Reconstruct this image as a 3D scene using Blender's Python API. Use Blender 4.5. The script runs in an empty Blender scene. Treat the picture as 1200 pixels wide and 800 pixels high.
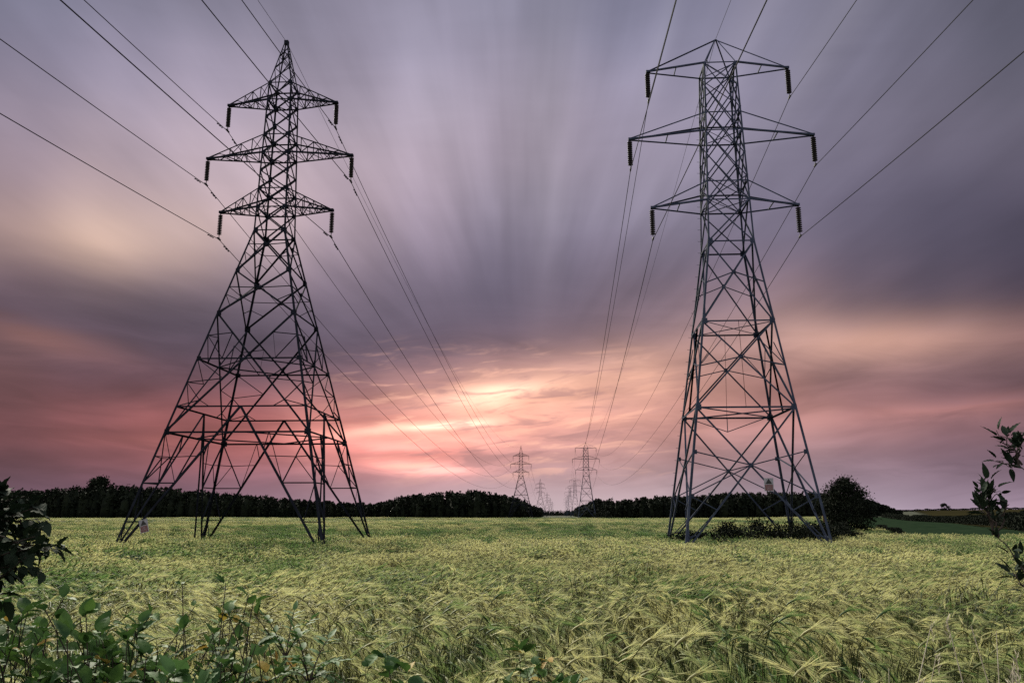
import bpy, math, random
import numpy as np
from mathutils import Vector, Matrix
R = math.radians
SC = bpy.context.scene
COL = SC.collection

# ------------------------------------------------------------------ camera
EYE = Vector((0, 0, 2.85))
YAW, PITCH, F = R(3.2429), R(11.801), 971.5
cd = bpy.data.cameras.new('camera'); cam = bpy.data.objects.new('camera', cd); COL.objects.link(cam)
cd.sensor_width = 36; cd.lens = F / 1200 * 36; cd.clip_start = .05; cd.clip_end = 30000
cam.location = EYE; cam.rotation_euler = (math.pi / 2 + PITCH, 0, YAW)
SC.camera = cam
_r = Vector((math.cos(YAW), math.sin(YAW), 0))
_w = Vector((-math.sin(YAW) * math.cos(PITCH), math.cos(YAW) * math.cos(PITCH), math.sin(PITCH)))
_u = _r.cross(_w)
def at(px, py, Y):
    """point of the place seen at photograph pixel (1200x800), Y metres ahead: a surveying aid only"""
    d = _w + _r * ((px - 600) / F) + _u * ((400 - py) / F)
    return EYE + d * (Y / d.y)

# ------------------------------------------------------------------ world
SUN_EL, SUN_AZ = R(33), R(-34)        # azimuth from +Y, positive to the right
# measured sky colours (8 bit) by bearing and height: read off at nine bearings for each height, then resampled on an azimuth/elevation grid
SKYROWS = {0:[(112,112,132), (125,123,143), (140,136,155), (148,143,162), (150,147,166), (125,124,145), (132,129,148), (118,116,133), (98,97,112)],
60:[(122,118,138), (138,132,152), (152,145,163), (158,150,168), (160,153,171), (140,137,158), (130,127,146), (122,118,136), (104,102,117)],
120:[(136,127,145), (152,143,160), (163,152,168), (167,157,172), (168,158,174), (150,143,162), (132,127,146), (122,117,134), (108,104,119)],
180:[(150,135,148), (166,150,160), (175,160,170), (172,158,170), (165,153,168), (148,140,157), (130,124,142), (118,112,129), (108,102,118)],
240:[(160,138,146), (182,160,160), (184,164,168), (166,150,163), (148,140,156), (140,133,150), (124,117,135), (102,96,115), (92,86,103)],
280:[(168,142,140), (206,178,163), (178,158,160), (153,139,153), (134,126,144), (135,127,145), (122,114,132), (99,92,109), (86,80,96)],
320:[(128,106,118), (158,134,134), (150,132,141), (134,121,137), (118,110,128), (131,119,135), (128,112,125), (97,88,104), (85,77,93)],
360:[(98,82,98), (102,88,105), (118,104,118), (118,106,122), (112,103,121), (136,117,128), (146,121,125), (112,96,108), (100,84,94)],
400:[(125,95,100), (104,88,103), (105,93,109), (112,99,116), (130,108,120), (158,128,129), (172,139,130), (190,148,134), (158,120,115)],
430:[(132,90,92), (112,84,96), (108,88,103), (128,102,113), (190,146,137), (186,147,136), (165,126,122), (108,88,100), (82,70,82)],
460:[(106,75,84), (116,80,90), (130,90,98), (180,130,124), (238,186,156), (210,160,142), (180,132,123), (138,102,106), (128,96,100)],
490:[(124,78,82), (148,90,92), (172,98,97), (222,150,136), (220,160,146), (200,146,135), (184,134,127), (158,114,114), (142,102,106)],
520:[(132,80,86), (172,98,98), (190,105,99), (226,142,128), (208,146,137), (194,146,138), (162,125,125), (128,100,108), (112,88,100)],
550:[(98,72,88), (116,82,97), (150,100,110), (205,140,136), (182,148,150), (178,144,146), (156,131,140), (135,110,122), (124,102,116)],
575:[(105,84,104), (112,90,112), (130,105,124), (162,134,146), (178,156,165), (174,152,160), (158,142,155), (152,135,150), (145,126,144)],
600:[(120,95,115), (125,100,120), (150,125,142), (175,155,165), (195,178,182), (190,172,178), (180,165,178), (178,162,178), (170,150,168)]}
def sky_grid():
    ys_ = sorted(SKYROWS); T = np.array([SKYROWS[y] for y in ys_], float); xs_ = np.arange(0, 1201, 150); out = []
    for az_ in range(-40, 36, 5):
        col = []
        for el_ in range(0, 40, 2):
            a, e = R(az_), R(el_); d = Vector((math.sin(a) * math.cos(e), math.cos(a) * math.cos(e), math.sin(e)))
            x = min(max(600 + F * d.dot(_r) / d.dot(_w), 0), 1200); y = min(max(400 - F * d.dot(_u) / d.dot(_w), 0), 600)
            c = [np.interp(y, ys_, [np.interp(x, xs_, T[j, :, k]) for j in range(len(ys_))]) for k in range(3)]
            col.append(c)
        out.append(col)
    return out
SKY = sky_grid()
AZ0, DAZ, DEL = -40, 5, 2
def lin(c): return c / 12.92 if c <= .04045 else ((c + .055) / 1.055) ** 2.4
world = bpy.data.worlds.new('World'); SC.world = world; world.use_nodes = True
nt = world.node_tree; nt.nodes.clear(); N = nt.nodes; LK = nt.links
def nd(t, **k):
    n = N.new(t)
    for a, b in k.items(): setattr(n, a, b)
    return n
def M(op, a, b=None, c=None, clamp=False):
    n = nd('ShaderNodeMath', operation=op); n.use_clamp = clamp
    for i, s in enumerate((a, b, c)):
        if s is None: continue
        if isinstance(s, (int, float)): n.inputs[i].default_value = s
        else: LK.new(s, n.inputs[i])
    return n.outputs[0]
def smooth(x, a, b, lo=0., hi=1.):
    n = nd('ShaderNodeMapRange', interpolation_type='SMOOTHSTEP')
    LK.new(x, n.inputs[0]); n.inputs[1].default_value = a; n.inputs[2].default_value = b
    n.inputs[3].default_value = lo; n.inputs[4].default_value = hi
    return n.outputs[0]
def comb(x, y, z=0.):
    n = nd('ShaderNodeCombineXYZ')
    for i, s in enumerate((x, y, z)):
        if isinstance(s, (int, float)): n.inputs[i].default_value = s
        else: LK.new(s, n.inputs[i])
    return n.outputs[0]
def noise(vec, scale=1., detail=4., rough=.5, dist=0.):
    n = nd('ShaderNodeTexNoise'); LK.new(vec, n.inputs['Vector'])
    n.inputs['Scale'].default_value = scale; n.inputs['Detail'].default_value = detail
    n.inputs['Roughness'].default_value = rough; n.inputs['Distortion'].default_value = dist
    return n.outputs['Fac']
def vmix(kind, fac, a, b):
    n = nd('ShaderNodeMix', data_type='RGBA', blend_type=kind); n.clamp_factor = False
    for s, i in ((fac, 0), (a, 6), (b, 7)):
        if isinstance(s, (int, float)): n.inputs[i].default_value = s
        elif isinstance(s, tuple): n.inputs[i].default_value = s
        else: LK.new(s, n.inputs[i])
    return n.outputs[2]
tc = nd('ShaderNodeTexCoord'); sp = nd('ShaderNodeSeparateXYZ'); LK.new(tc.outputs['Generated'], sp.inputs[0])
X, Y, Z = sp.outputs
az = M('MULTIPLY', M('ARCTAN2', X, Y), 180 / math.pi)
el = M('MULTIPLY', M('ARCSINE', Z), 180 / math.pi)
zz = M('ADD', M('MAXIMUM', Z, 0.), .10)
# cloud layer coordinates, turned so the wind streets run towards the sunset
ca, sa = math.cos(R(4)), math.sin(R(4))
xr = M('ADD', M('MULTIPLY', X, ca), M('MULTIPLY', Y, sa)); yr = M('SUBTRACT', M('MULTIPLY', Y, ca), M('MULTIPLY', X, sa))
px_ = M('DIVIDE', xr, zz); py_ = M('DIVIDE', yr, zz)
n1 = noise(comb(M('MULTIPLY', px_, .8), M('MULTIPLY', py_, .16)), 1., 3.)
n2 = noise(comb(M('MULTIPLY', az, .05), M('MULTIPLY', el, .14), 4.), 1., 3., .5)
az2 = M('ADD', az, M('MULTIPLY', M('SUBTRACT', n1, .5), 7.))
el2 = M('ADD', el, M('MULTIPLY', M('SUBTRACT', n2, .5), M('ADD', 1.2, M('MULTIPLY', el, .09))))
fac = M('DIVIDE', el2, DEL * 19.)
total = None
for i, s in enumerate(SKY):
    cr = nd('ShaderNodeValToRGB'); cr.color_ramp.interpolation = 'B_SPLINE'
    e = cr.color_ramp.elements
    while len(e) < 20: e.new(.5)
    for k in range(20):
        c = [lin(s[k][j] / 255) for j in range(3)]
        e[k].position = k / 19; e[k].color = (*c, 1)
    LK.new(fac, cr.inputs[0])
    a = AZ0 + DAZ * i
    az2c = M('MINIMUM', M('MAXIMUM', az2, AZ0), AZ0 + DAZ * (len(SKY) - 1)) if i == 0 else az2c
    h = M('SUBTRACT', 1., M('DIVIDE', M('ABSOLUTE', M('SUBTRACT', az2c, float(a))), DAZ), clamp=True)
    h = smooth(h, 0., 1.)
    v = nd('ShaderNodeVectorMath', operation='SCALE'); LK.new(cr.outputs[0], v.inputs[0]); LK.new(h, v.inputs['Scale'])
    if total is None: total = v.outputs[0]
    else:
        w_ = nd('ShaderNodeVectorMath', operation='ADD'); LK.new(total, w_.inputs[0]); LK.new(v.outputs[0], w_.inputs[1]); total = w_.outputs[0]
# wind-drawn streets of cloud (they fan out of the horizon)
st = noise(comb(M('ADD', M('MULTIPLY', px_, 1.5), M('MULTIPLY', n1, 1.6)), M('MULTIPLY', py_, .30), 7.), 1., 4., .5)
st2 = noise(comb(M('MULTIPLY', px_, 7.), M('MULTIPLY', py_, .16), 2.), 1., 3., .5)
stf = M('ADD', M('MULTIPLY', M('SUBTRACT', st, .5), .35), M('MULTIPLY', M('SUBTRACT', st2, .5), .22))
stf = M('MULTIPLY', stf, smooth(el, 6., 26., .25, 1.))
# long-exposure streaks radiating from the sunset, on all sides of it
fx_ = M('ADD', az, 2.5); fy_ = M('SUBTRACT', el, 6.5); rr_ = M('SQRT', M('ADD', M('ADD', M('MULTIPLY', fx_, fx_), M('MULTIPLY', fy_, fy_)), .5))
lr = M('LOGARITHM', rr_, math.e); cx_ = M('DIVIDE', fx_, rr_); cy_ = M('DIVIDE', fy_, rr_)
swl = M('MULTIPLY', M('SUBTRACT', n1, .5), 1.6)
f1 = noise(comb(M('ADD', M('MULTIPLY', cx_, 2.6), swl), M('MULTIPLY', cy_, 2.6), M('MULTIPLY', lr, .9)), 1., 3., .5)
f2 = noise(comb(M('ADD', M('MULTIPLY', cx_, 8.), swl), M('MULTIPLY', cy_, 8.), M('MULTIPLY', lr, .8)), 1., 4., .55)
fan = M('MULTIPLY', M('ADD', M('MULTIPLY', M('SUBTRACT', f1, .5), .95), M('MULTIPLY', M('SUBTRACT', f2, .5), .28)), smooth(rr_, 5., 15.))
stf = M('ADD', stf, fan)
# low bands near the horizon
bd = noise(comb(M('MULTIPLY', az, .10), M('MULTIPLY', M('ADD', el, M('MULTIPLY', n1, 4.)), .55), 1.), 1., 5., .52, .5)
bdf = M('MULTIPLY', M('MULTIPLY', M('SUBTRACT', bd, .5), .85), M('MULTIPLY', smooth(el, .5, 3.), smooth(el, 9., 16., 1., .12)))
gain = M('ADD', 1., M('ADD', stf, bdf))
v = nd('ShaderNodeVectorMath', operation='SCALE'); LK.new(total, v.inputs[0]); LK.new(gain, v.inputs['Scale']); cl = v.outputs[0]
# brightest breaks of the sunset
def azel(px, py):
    d = _w + _r * ((px - 600) / F) + _u * ((400 - py) / F); d.normalize()
    return math.degrees(math.atan2(d.x, d.y)), math.degrees(math.asin(d.z))
wob = M('MULTIPLY', M('SUBTRACT', bd, .5), 1.5); wob2 = M('MULTIPLY', M('SUBTRACT', n1, .5), 8.)
def glow(col_in, cx, cy, lx, ly, wd, color):
    """elongated soft patch: centre, half-length vector and half-width, given where it was measured, laid out in azimuth and elevation"""
    a0, e0 = azel(cx, cy); a1, e1 = azel(cx + lx, cy + ly); L = math.hypot(a1 - a0, e1 - e0); c, s_ = (a1 - a0) / L, (e1 - e0) / L; w_ = wd / 17.
    da = M('ADD', M('SUBTRACT', az, a0), wob2); de = M('ADD', M('SUBTRACT', el, e0), wob)
    u = M('DIVIDE', M('ADD', M('MULTIPLY', da, c), M('MULTIPLY', de, s_)), L); v_ = M('DIVIDE', M('SUBTRACT', M('MULTIPLY', de, c), M('MULTIPLY', da, s_)), w_)
    g = M('EXPONENT', M('MULTIPLY', M('ADD', M('MULTIPLY', u, u), M('MULTIPLY', v_, v_)), -1.))
    return vmix('ADD', g, col_in, (*color, 1))
for g in [(575, 461, 62, -8, 12, (.46, .34, .24)), (560, 470, 90, -8, 24, (.16, .09, .05)), (490, 502, 80, -6, 6, (.55, .40, .28)), (525, 497, 40, -4, 5, (.35, .26, .18)), (505, 549, 55, 2, 6, (.55, .22, .16)), (440, 520, 60, 4, 8, (.20, .05, .04)), (470, 560, 90, 2, 5, (-.10, -.06, -.04)), (420, 485, 60, 4, 7, (-.10, -.06, -.03)), (640, 515, 60, 4, 7, (-.10, -.07, -.05)), (520, 480, 60, -2, 4, (-.10, -.07, -.05)), (470, 524, 60, 3, 7, (.24, .07, .05)),
          (630, 492, 90, -4, 9, (.12, .05, .02)), (560, 480, 110, 0, 28, (.04, .0, -.02)), (535, 512, 80, 0, 6, (.18, .08, .05)), (740, 430, 90, -20, 22, (.10, .05, .02)),
          (500, 524, 90, -6, 30, (.12, .015, -.01)), (455, 545, 60, 2, 7, (.16, .05, .03)), (570, 520, 60, -3, 6, (.14, .07, .04)), (600, 470, 60, -10, 22, (.06, .02, -.01)), (50, 515, 120, 0, 38, (-.055, -.02, -.018)), (60, 345, 150, 30, 20, (-.07, -.06, -.045)), (1120, 420, 130, -8, 10, (-.08, -.05, -.03)), (715, 90, -45, 140, 26, (-.15, -.145, -.128)), (625, 110, -20, 120, 34, (.03, .028, .026)), (765, 50, -28, 90, 13, (.03, .03, .03)), (815, 140, -60, 140, 20, (-.03, -.03, -.028)), (930, 80, -90, 120, 26, (.03, .028, .026)), (1040, 190, -120, 120, 30, (-.03, -.028, -.026)), (1090, 300, -160, 50, 34, (-.035, -.033, -.03)), (640, 230, -10, 120, 22, (.04, .036, .036)), (480, 60, 40, 120, 30, (.025, .025, .03)), (850, 60, -60, 110, 26, (.035, .03, .03)),
          (1055, 398, 110, -16, 20, (.22, .12, .07)), (960, 392, 70, 6, 22, (.14, .08, .05)), (1140, 434, 120, -12, 15, (-.19, -.14, -.10)), (1020, 446, 80, -6, 9, (-.06, -.05, -.04)), (1110, 478, 130, -12, 9, (.12, .045, .03)), (1000, 440, 70, -4, 12, (-.05, -.04, -.03)), (1120, 520, 120, 0, 14, (-.04, -.05, -.04)),
          (80, 352, 170, 26, 24, (-.10, -.085, -.07)), (260, 400, 160, 30, 26, (-.04, -.035, -.03)), (150, 290, 110, 26, 30, (.13, .09, .05)), (60, 398, 90, 20, 14, (.08, .025, .0)), (180, 430, 140, 24, 14, (-.05, -.035, -.02)), (200, 520, 120, 2, 7, (.05, .015, .01)), (60, 480, 90, 10, 10, (-.05, -.03, -.025)), (110, 556, 140, 0, 14, (-.03, -.02, 0))]:
    cl = glow(cl, *g)
# broken, rippled cloud across the sunset
rp = noise(comb(M('ADD', M('MULTIPLY', az, .20), M('MULTIPLY', el, .15)), M('SUBTRACT', M('MULTIPLY', el, 1.25), M('MULTIPLY', az, .16)), 11.), 1., 5., .55, .5)
rpm = M('MULTIPLY', M('MULTIPLY', smooth(az, -18., -9.), smooth(az, 0., 12., 1., 0.)), M('MULTIPLY', smooth(el, 1.5, 4.), smooth(el, 9., 12.5, 1., 0.)))
dk = M('MULTIPLY', smooth(rp, .50, .34), rpm); lt = M('MULTIPLY', smooth(rp, .52, .68), rpm)
cl = vmix('MIX', M('MULTIPLY', dk, .55), cl, (.40, .22, .22, 1)); cl = vmix('MIX', M('MULTIPLY', lt, .50), cl, (.98, .54, .38, 1))
# overall cloud contrast
sc_ = nd('ShaderNodeSeparateColor'); LK.new(cl, sc_.inputs[0]); cc_ = nd('ShaderNodeCombineColor')
for i in range(3): LK.new(M('MULTIPLY', M('POWER', M('MULTIPLY', M('MAXIMUM', sc_.outputs[i], 0.), 1 / .30), 1.24), .30), cc_.inputs[i])
hs = nd('ShaderNodeHueSaturation'); hs.inputs['Saturation'].default_value = .90; LK.new(cc_.outputs[0], hs.inputs['Color']); cl = hs.outputs[0]
# unseen sky overhead and behind the camera, brightened as added fill light
up = M('MAXIMUM', smooth(el, 38., 62.), M('MULTIPLY', M('MULTIPLY', smooth(M('ABSOLUTE', az), 50., 100.), .7), smooth(el, -2., 12., .35, 1.)))
cl = vmix('MIX', up, cl, (.92, .93, .98, 1))
bg = nd('ShaderNodeBackground'); LK.new(cl, bg.inputs[0]); bg.inputs[1].default_value = 1.
sky = nd('ShaderNodeTexSky', sky_type='NISHITA'); sky.sun_disc = False; sky.sun_elevation = SUN_EL; sky.sun_rotation = SUN_AZ
bg2 = nd('ShaderNodeBackground'); LK.new(sky.outputs[0], bg2.inputs[0]); bg2.inputs[1].default_value = .05
mx = nd('ShaderNodeMixShader'); mx.inputs[0].default_value = .975; LK.new(bg2.outputs[0], mx.inputs[1]); LK.new(bg.outputs[0], mx.inputs[2])
wo = nd('ShaderNodeOutputWorld'); LK.new(mx.outputs[0], wo.inputs[0])
world.cycles.sampling_method = 'MANUAL'; world.cycles.sample_map_resolution = 512
sl = bpy.data.lights.new('sun', 'SUN'); sl.energy = 5.0; sl.angle = R(12); sl.color = (1, .96, .78)
so = bpy.data.objects.new('sun', sl); COL.objects.link(so)
sd = Vector((math.sin(SUN_AZ) * math.cos(SUN_EL), math.cos(SUN_AZ) * math.cos(SUN_EL), math.sin(SUN_EL)))
so.rotation_euler = sd.to_track_quat('Z', 'Y').to_euler(); so.location = sd * 200
SC.view_settings.view_transform = 'Standard'; SC.view_settings.look = 'None'; SC.view_settings.exposure = 0; SC.view_settings.gamma = 1
SC.render.engine = 'CYCLES'; SC.cycles.max_bounces = 5; SC.cycles.diffuse_bounces = 3; SC.cycles.transparent_max_bounces = 4
SC.cycles.use_denoising = False; SC.cycles.caustics_reflective = SC.cycles.caustics_refractive = False

# ------------------------------------------------------------------ helpers
class MB:
    def __init__(s): s.v = []; s.f = []; s.m = []; s.n = 0
    def add(s, v, f, m=0):
        v = np.asarray(v, float).reshape(-1, 3)
        s.v.append(v); o = s.n
        s.f.extend([tuple(i + o for i in q) for q in f]); s.m.extend([m] * len(f) if isinstance(m, int) else m); s.n += len(v)
    def angle(s, p, q, b, e1, t=None, e2=None):
        """L-section steel from p to q"""
        p = Vector(p); q = Vector(q); d = (q - p).normalized(); e1 = Vector(e1); e1 = e1 - d * e1.dot(d)
        if e1.length < 1e-5: e1 = d.orthogonal()
        e1.normalize()
        if e2 is None: e2 = d.cross(e1)
        else:
            e2 = Vector(e2); e2 = (e2 - d * e2.dot(d)); e2.normalize()
        b *= .9; t = t or max(.012, b * .14)
        pr = [(0, 0), (b, 0), (b, t), (t, t), (t, b), (0, b)]
        vs = [o + e1 * (x - b * .35) + e2 * (y - b * .35) for o in (p, q) for x, y in pr]
        fs = [(i, (i + 1) % 6, 6 + (i + 1) % 6, 6 + i) for i in range(6)] + [(0, 3, 2, 1), (0, 5, 4, 3), (6, 7, 8, 9), (6, 9, 10, 11)]
        s.add([tuple(a) for a in vs], fs)
    def box(s, c, ax, ay, az_):
        c = Vector(c); ax, ay, az_ = Vector(ax), Vector(ay), Vector(az_)
        vs = [tuple(c + ax * i + ay * j + az_ * k) for i in (-1, 1) for j in (-1, 1) for k in (-1, 1)]
        s.add(vs, [(0, 1, 3, 2), (4, 6, 7, 5), (0, 4, 5, 1), (2, 3, 7, 6), (0, 2, 6, 4), (1, 5, 7, 3)])
    def tube(s, pts, rad, n=6, cap=True):
        pts = [Vector(p) for p in pts]; rad = rad if hasattr(rad, '__len__') else [rad] * len(pts)
        vs = []; ref = None
        for i, p in enumerate(pts):
            d = (pts[min(i + 1, len(pts) - 1)] - pts[max(i - 1, 0)]).normalized()
            if ref is None: ref = d.orthogonal().normalized()
            ref = (ref - d * ref.dot(d)).normalized(); b = d.cross(ref)
            for k in range(n):
                a = 2 * math.pi * k / n; vs.append(tuple(p + (ref * math.cos(a) + b * math.sin(a)) * rad[i]))
        fs = [(i * n + k, i * n + (k + 1) % n, (i + 1) * n + (k + 1) % n, (i + 1) * n + k) for i in range(len(pts) - 1) for k in range(n)]
        if cap: fs += [tuple(range(n))[::-1], tuple((len(pts) - 1) * n + k for k in range(n))]
        s.add(vs, fs)
    def mesh(s, name, mats, sm=False):
        me = bpy.data.meshes.new(name)
        v = np.concatenate(s.v) if s.v else np.zeros((0, 3)); me.from_pydata(v.tolist(), [], s.f)
        for m in (mats if isinstance(mats, (list, tuple)) else [mats]): me.materials.append(m)
        if any(s.m): me.polygons.foreach_set('material_index', s.m)
        if sm: me.polygons.foreach_set('use_smooth', [True] * len(me.polygons))
        me.update(); return me
    def build(s, name, mats, parent=None, sm=False):
        o = bpy.data.objects.new(name, s.mesh(name, mats, sm)); COL.objects.link(o)
        if parent: o.parent = parent
        return o
def npmesh(name, V, F, mats, mi=None, sm=False):
    """fast mesh from arrays; F is (n,k)"""
    V = np.asarray(V, np.float32); F = np.asarray(F, np.int32); k = F.shape[1]
    me = bpy.data.meshes.new(name); me.vertices.add(len(V)); me.vertices.foreach_set('co', V.ravel())
    me.loops.add(F.size); me.loops.foreach_set('vertex_index', F.ravel()); me.polygons.add(len(F))
    me.polygons.foreach_set('loop_start', np.arange(0, F.size, k, dtype=np.int32)); me.polygons.foreach_set('loop_total', np.full(len(F), k, np.int32))
    for m in (mats if isinstance(mats, (list, tuple)) else [mats]): me.materials.append(m)
    if mi is not None: me.polygons.foreach_set('material_index', np.asarray(mi, np.int32))
    if sm: me.polygons.foreach_set('use_smooth', np.ones(len(F), bool))
    me.update(calc_edges=True); me.validate(); return me
def link(name, me, parent=None):
    o = bpy.data.objects.new(name, me); COL.objects.link(o); o.parent = parent; return o
def tag(o, label=None, cat=None, group=None, kind=None):
    for k, v in (('label', label), ('category', cat), ('group', group), ('kind', kind)):
        if v: o[k] = v
    return o
def empty(name, loc, label, cat, group=None):
    o = bpy.data.objects.new(name, None); COL.objects.link(o); o.location = loc; o.empty_display_size = .3
    return tag(o, label, cat, group)
def kids(o): return KIDS.get(o.name, [])
def copy_tree(o, skip=(), parent=None, top=None):
    top = top or o
    c = o.copy(); COL.objects.link(c); c.parent = parent
    for ch in [x for x in SNAP if x.parent == o and x.name.split('.')[0] not in skip]: copy_tree(ch, skip, c, top)
    return c
SNAP = []

def mat(name, col, rough=.7, col2=None, scale=3., metal=0., bump=0., bscale=20., spec=.3, translucent=0., rnd=False, detail=4, tcol=None, attr=None, acol=None):
    m = bpy.data.materials.new(name); m.use_nodes = True; t = m.node_tree; n = t.nodes; l = t.links
    b = n['Principled BSDF']; b.inputs['Roughness'].default_value = rough; b.inputs['Metallic'].default_value = metal
    b.inputs['Specular IOR Level'].default_value = spec; b.inputs['Base Color'].default_value = (*col, 1)
    src = None
    if col2 or bump:
        c = n.new('ShaderNodeTexCoord')
    if col2:
        z = n.new('ShaderNodeTexNoise'); z.inputs['Scale'].default_value = scale; z.inputs['Detail'].default_value = detail; l.new(c.outputs['Object'], z.inputs['Vector'])
        r = n.new('ShaderNodeValToRGB'); r.color_ramp.elements[0].position = .35; r.color_ramp.elements[1].position = .65
        r.color_ramp.elements[0].color = (*col, 1); r.color_ramp.elements[1].color = (*col2, 1); l.new(z.outputs['Fac'], r.inputs[0]); src = r.outputs[0]
    if attr:
        a = n.new('ShaderNodeAttribute'); a.attribute_name = attr; a.attribute_type = 'INSTANCER'
        x = n.new('ShaderNodeMix'); x.data_type = 'RGBA'; l.new(a.outputs['Fac'], x.inputs[0])
        if src: l.new(src, x.inputs[6])
        else: x.inputs[6].default_value = (*col, 1)
        x.inputs[7].default_value = (*acol, 1); src = x.outputs[2]
    if src: l.new(src, b.inputs['Base Color'])
    if bump:
        z2 = n.new('ShaderNodeTexNoise'); z2.inputs['Scale'].default_value = bscale; l.new(c.outputs['Object'], z2.inputs['Vector'])
        bp = n.new('ShaderNodeBump'); bp.inputs['Strength'].default_value = bump; bp.inputs['Distance'].default_value = .05; l.new(z2.outputs['Fac'], bp.inputs['Height']); l.new(bp.outputs[0], b.inputs['Normal'])
    if translucent:
        tr = n.new('ShaderNodeBsdfTranslucent')
        if src: l.new(src, tr.inputs[0])
        else: tr.inputs[0].default_value = (*(tcol or col), 1)
        ms = n.new('ShaderNodeMixShader'); ms.inputs[0].default_value = translucent; l.new(b.outputs[0], ms.inputs[1]); l.new(tr.outputs[0], ms.inputs[2]); l.new(ms.outputs[0], n['Material Output'].inputs[0])
    return m

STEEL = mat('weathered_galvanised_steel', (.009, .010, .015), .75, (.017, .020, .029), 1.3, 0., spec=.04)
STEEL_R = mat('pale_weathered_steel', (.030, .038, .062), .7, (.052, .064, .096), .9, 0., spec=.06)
WIRE = mat('aluminium_conductor', (.02, .02, .025), .7, spec=.05)
GLASS = mat('brown_glazed_porcelain', (.02, .016, .016), .5, spec=.2)
SIGN_W = mat('sign_white_enamel', (.34, .34, .37), .5, (.24, .24, .26), 9.)
SIGN_R = mat('sign_faded_red', (.16, .05, .05), .5)
SIGN_K = mat('sign_black', (.03, .03, .03), .5)
RUST = mat('rusted_fitting', (.16, .07, .035), .8)

# ------------------------------------------------------------------ terrain
rs = np.random.RandomState(5)
_tab = rs.rand(256, 256)
def vn(x, y):
    x = np.asarray(x, float); y = np.asarray(y, float); xi = np.floor(x).astype(int); yi = np.floor(y).astype(int); fx = x - xi; fy = y - yi
    fx = fx * fx * (3 - 2 * fx); fy = fy * fy * (3 - 2 * fy); g = lambda a, b: _tab[a & 255, b & 255]
    return (g(xi, yi) * (1 - fx) + g(xi + 1, yi) * fx) * (1 - fy) + (g(xi, yi + 1) * (1 - fx) + g(xi + 1, yi + 1) * fx) * fy
def fbm(x, y, o=4): return sum(vn(x * 2 ** i + 17 * i, y * 2 ** i + 5 * i) * .5 ** (i + 1) for i in range(o)) / (1 - .5 ** o)
def sst(x, a, b): t = np.clip((x - a) / (b - a), 0, 1); return t * t * (3 - 2 * t)
def ground(x, y):
    x = np.asarray(x, float); y = np.asarray(y, float)
    h = 1.15 * np.exp(-(np.maximum(y, 0) / 22) ** 1.3)
    h = h + (fbm(x * .012 + 3, y * .02, 2) - .5) * 2.0 * sst(y, 68, 120) * (1 - sst(x, 12, 34)) * (1 - sst(y, 380, 470))
    h = h + 6.2 * sst(y + .2 * x, 230, 620) * sst(x, 70, 330)
    return h
def barley_edge(y): return 31 + (y - 78) * .29
EARTH = mat('field_soil_and_stubble', (.020, .024, .011), .95, (.035, .042, .018), .8, bump=.4, bscale=6)
EARTH_FAR = mat('distant_olive_field', (.019, .017, .008), .95, (.030, .026, .012), .02, bump=.3, bscale=.5, spec=0.)
def sheet(name, xs, ys, zf, m, keep=None):
    gx, gy = np.meshgrid(xs, ys); gz = zf(gx, gy); V = np.stack([gx, gy, gz], -1).reshape(-1, 3); w = len(xs)
    i, j = np.meshgrid(np.arange(len(xs) - 1), np.arange(len(ys) - 1)); a = (j * w + i).ravel(); Fc = np.stack([a, a + 1, a + w + 1, a + w], -1)
    if keep is not None:
        c = V[Fc].mean(1); Fc = Fc[keep(c[:, 0], c[:, 1])]
    return link(name, npmesh(name, V, Fc, m, sm=True))
xs = np.concatenate([np.arange(-6000, -400, 400), np.arange(-400, 400, 5), np.arange(400, 6001, 400)])
ys = np.concatenate([np.arange(-60, 60, 2), np.arange(60, 700, 6), np.arange(700, 2000, 100), np.arange(2000, 9001, 500)])
tag(sheet('ground', xs, ys, ground, EARTH), kind='structure')
GREENF = mat('young_green_crop', (.013, .024, .013), .9, (.021, .034, .019), .25, bump=.5, bscale=3, spec=0.)
def gf(x, y): return ground(x, y) + .25 + (fbm(x * .8, y * .8, 3) - .5) * .25
tag(sheet('green_field', np.arange(28, 190, .8), np.arange(79, 460, 1.4), gf, GREENF, lambda x, y: (x > barley_edge(y) + 1.5) & (x < 30 + y * .37)), kind='structure')
tag(sheet('far_field', np.arange(75, 900, 6), np.arange(150, 1200, 8), lambda x, y: ground(x, y) + .35 + (fbm(x * .3, y * .3, 2) - .5) * .3, EARTH_FAR, lambda x, y: x > 24 + y * .37), kind='structure')

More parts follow.
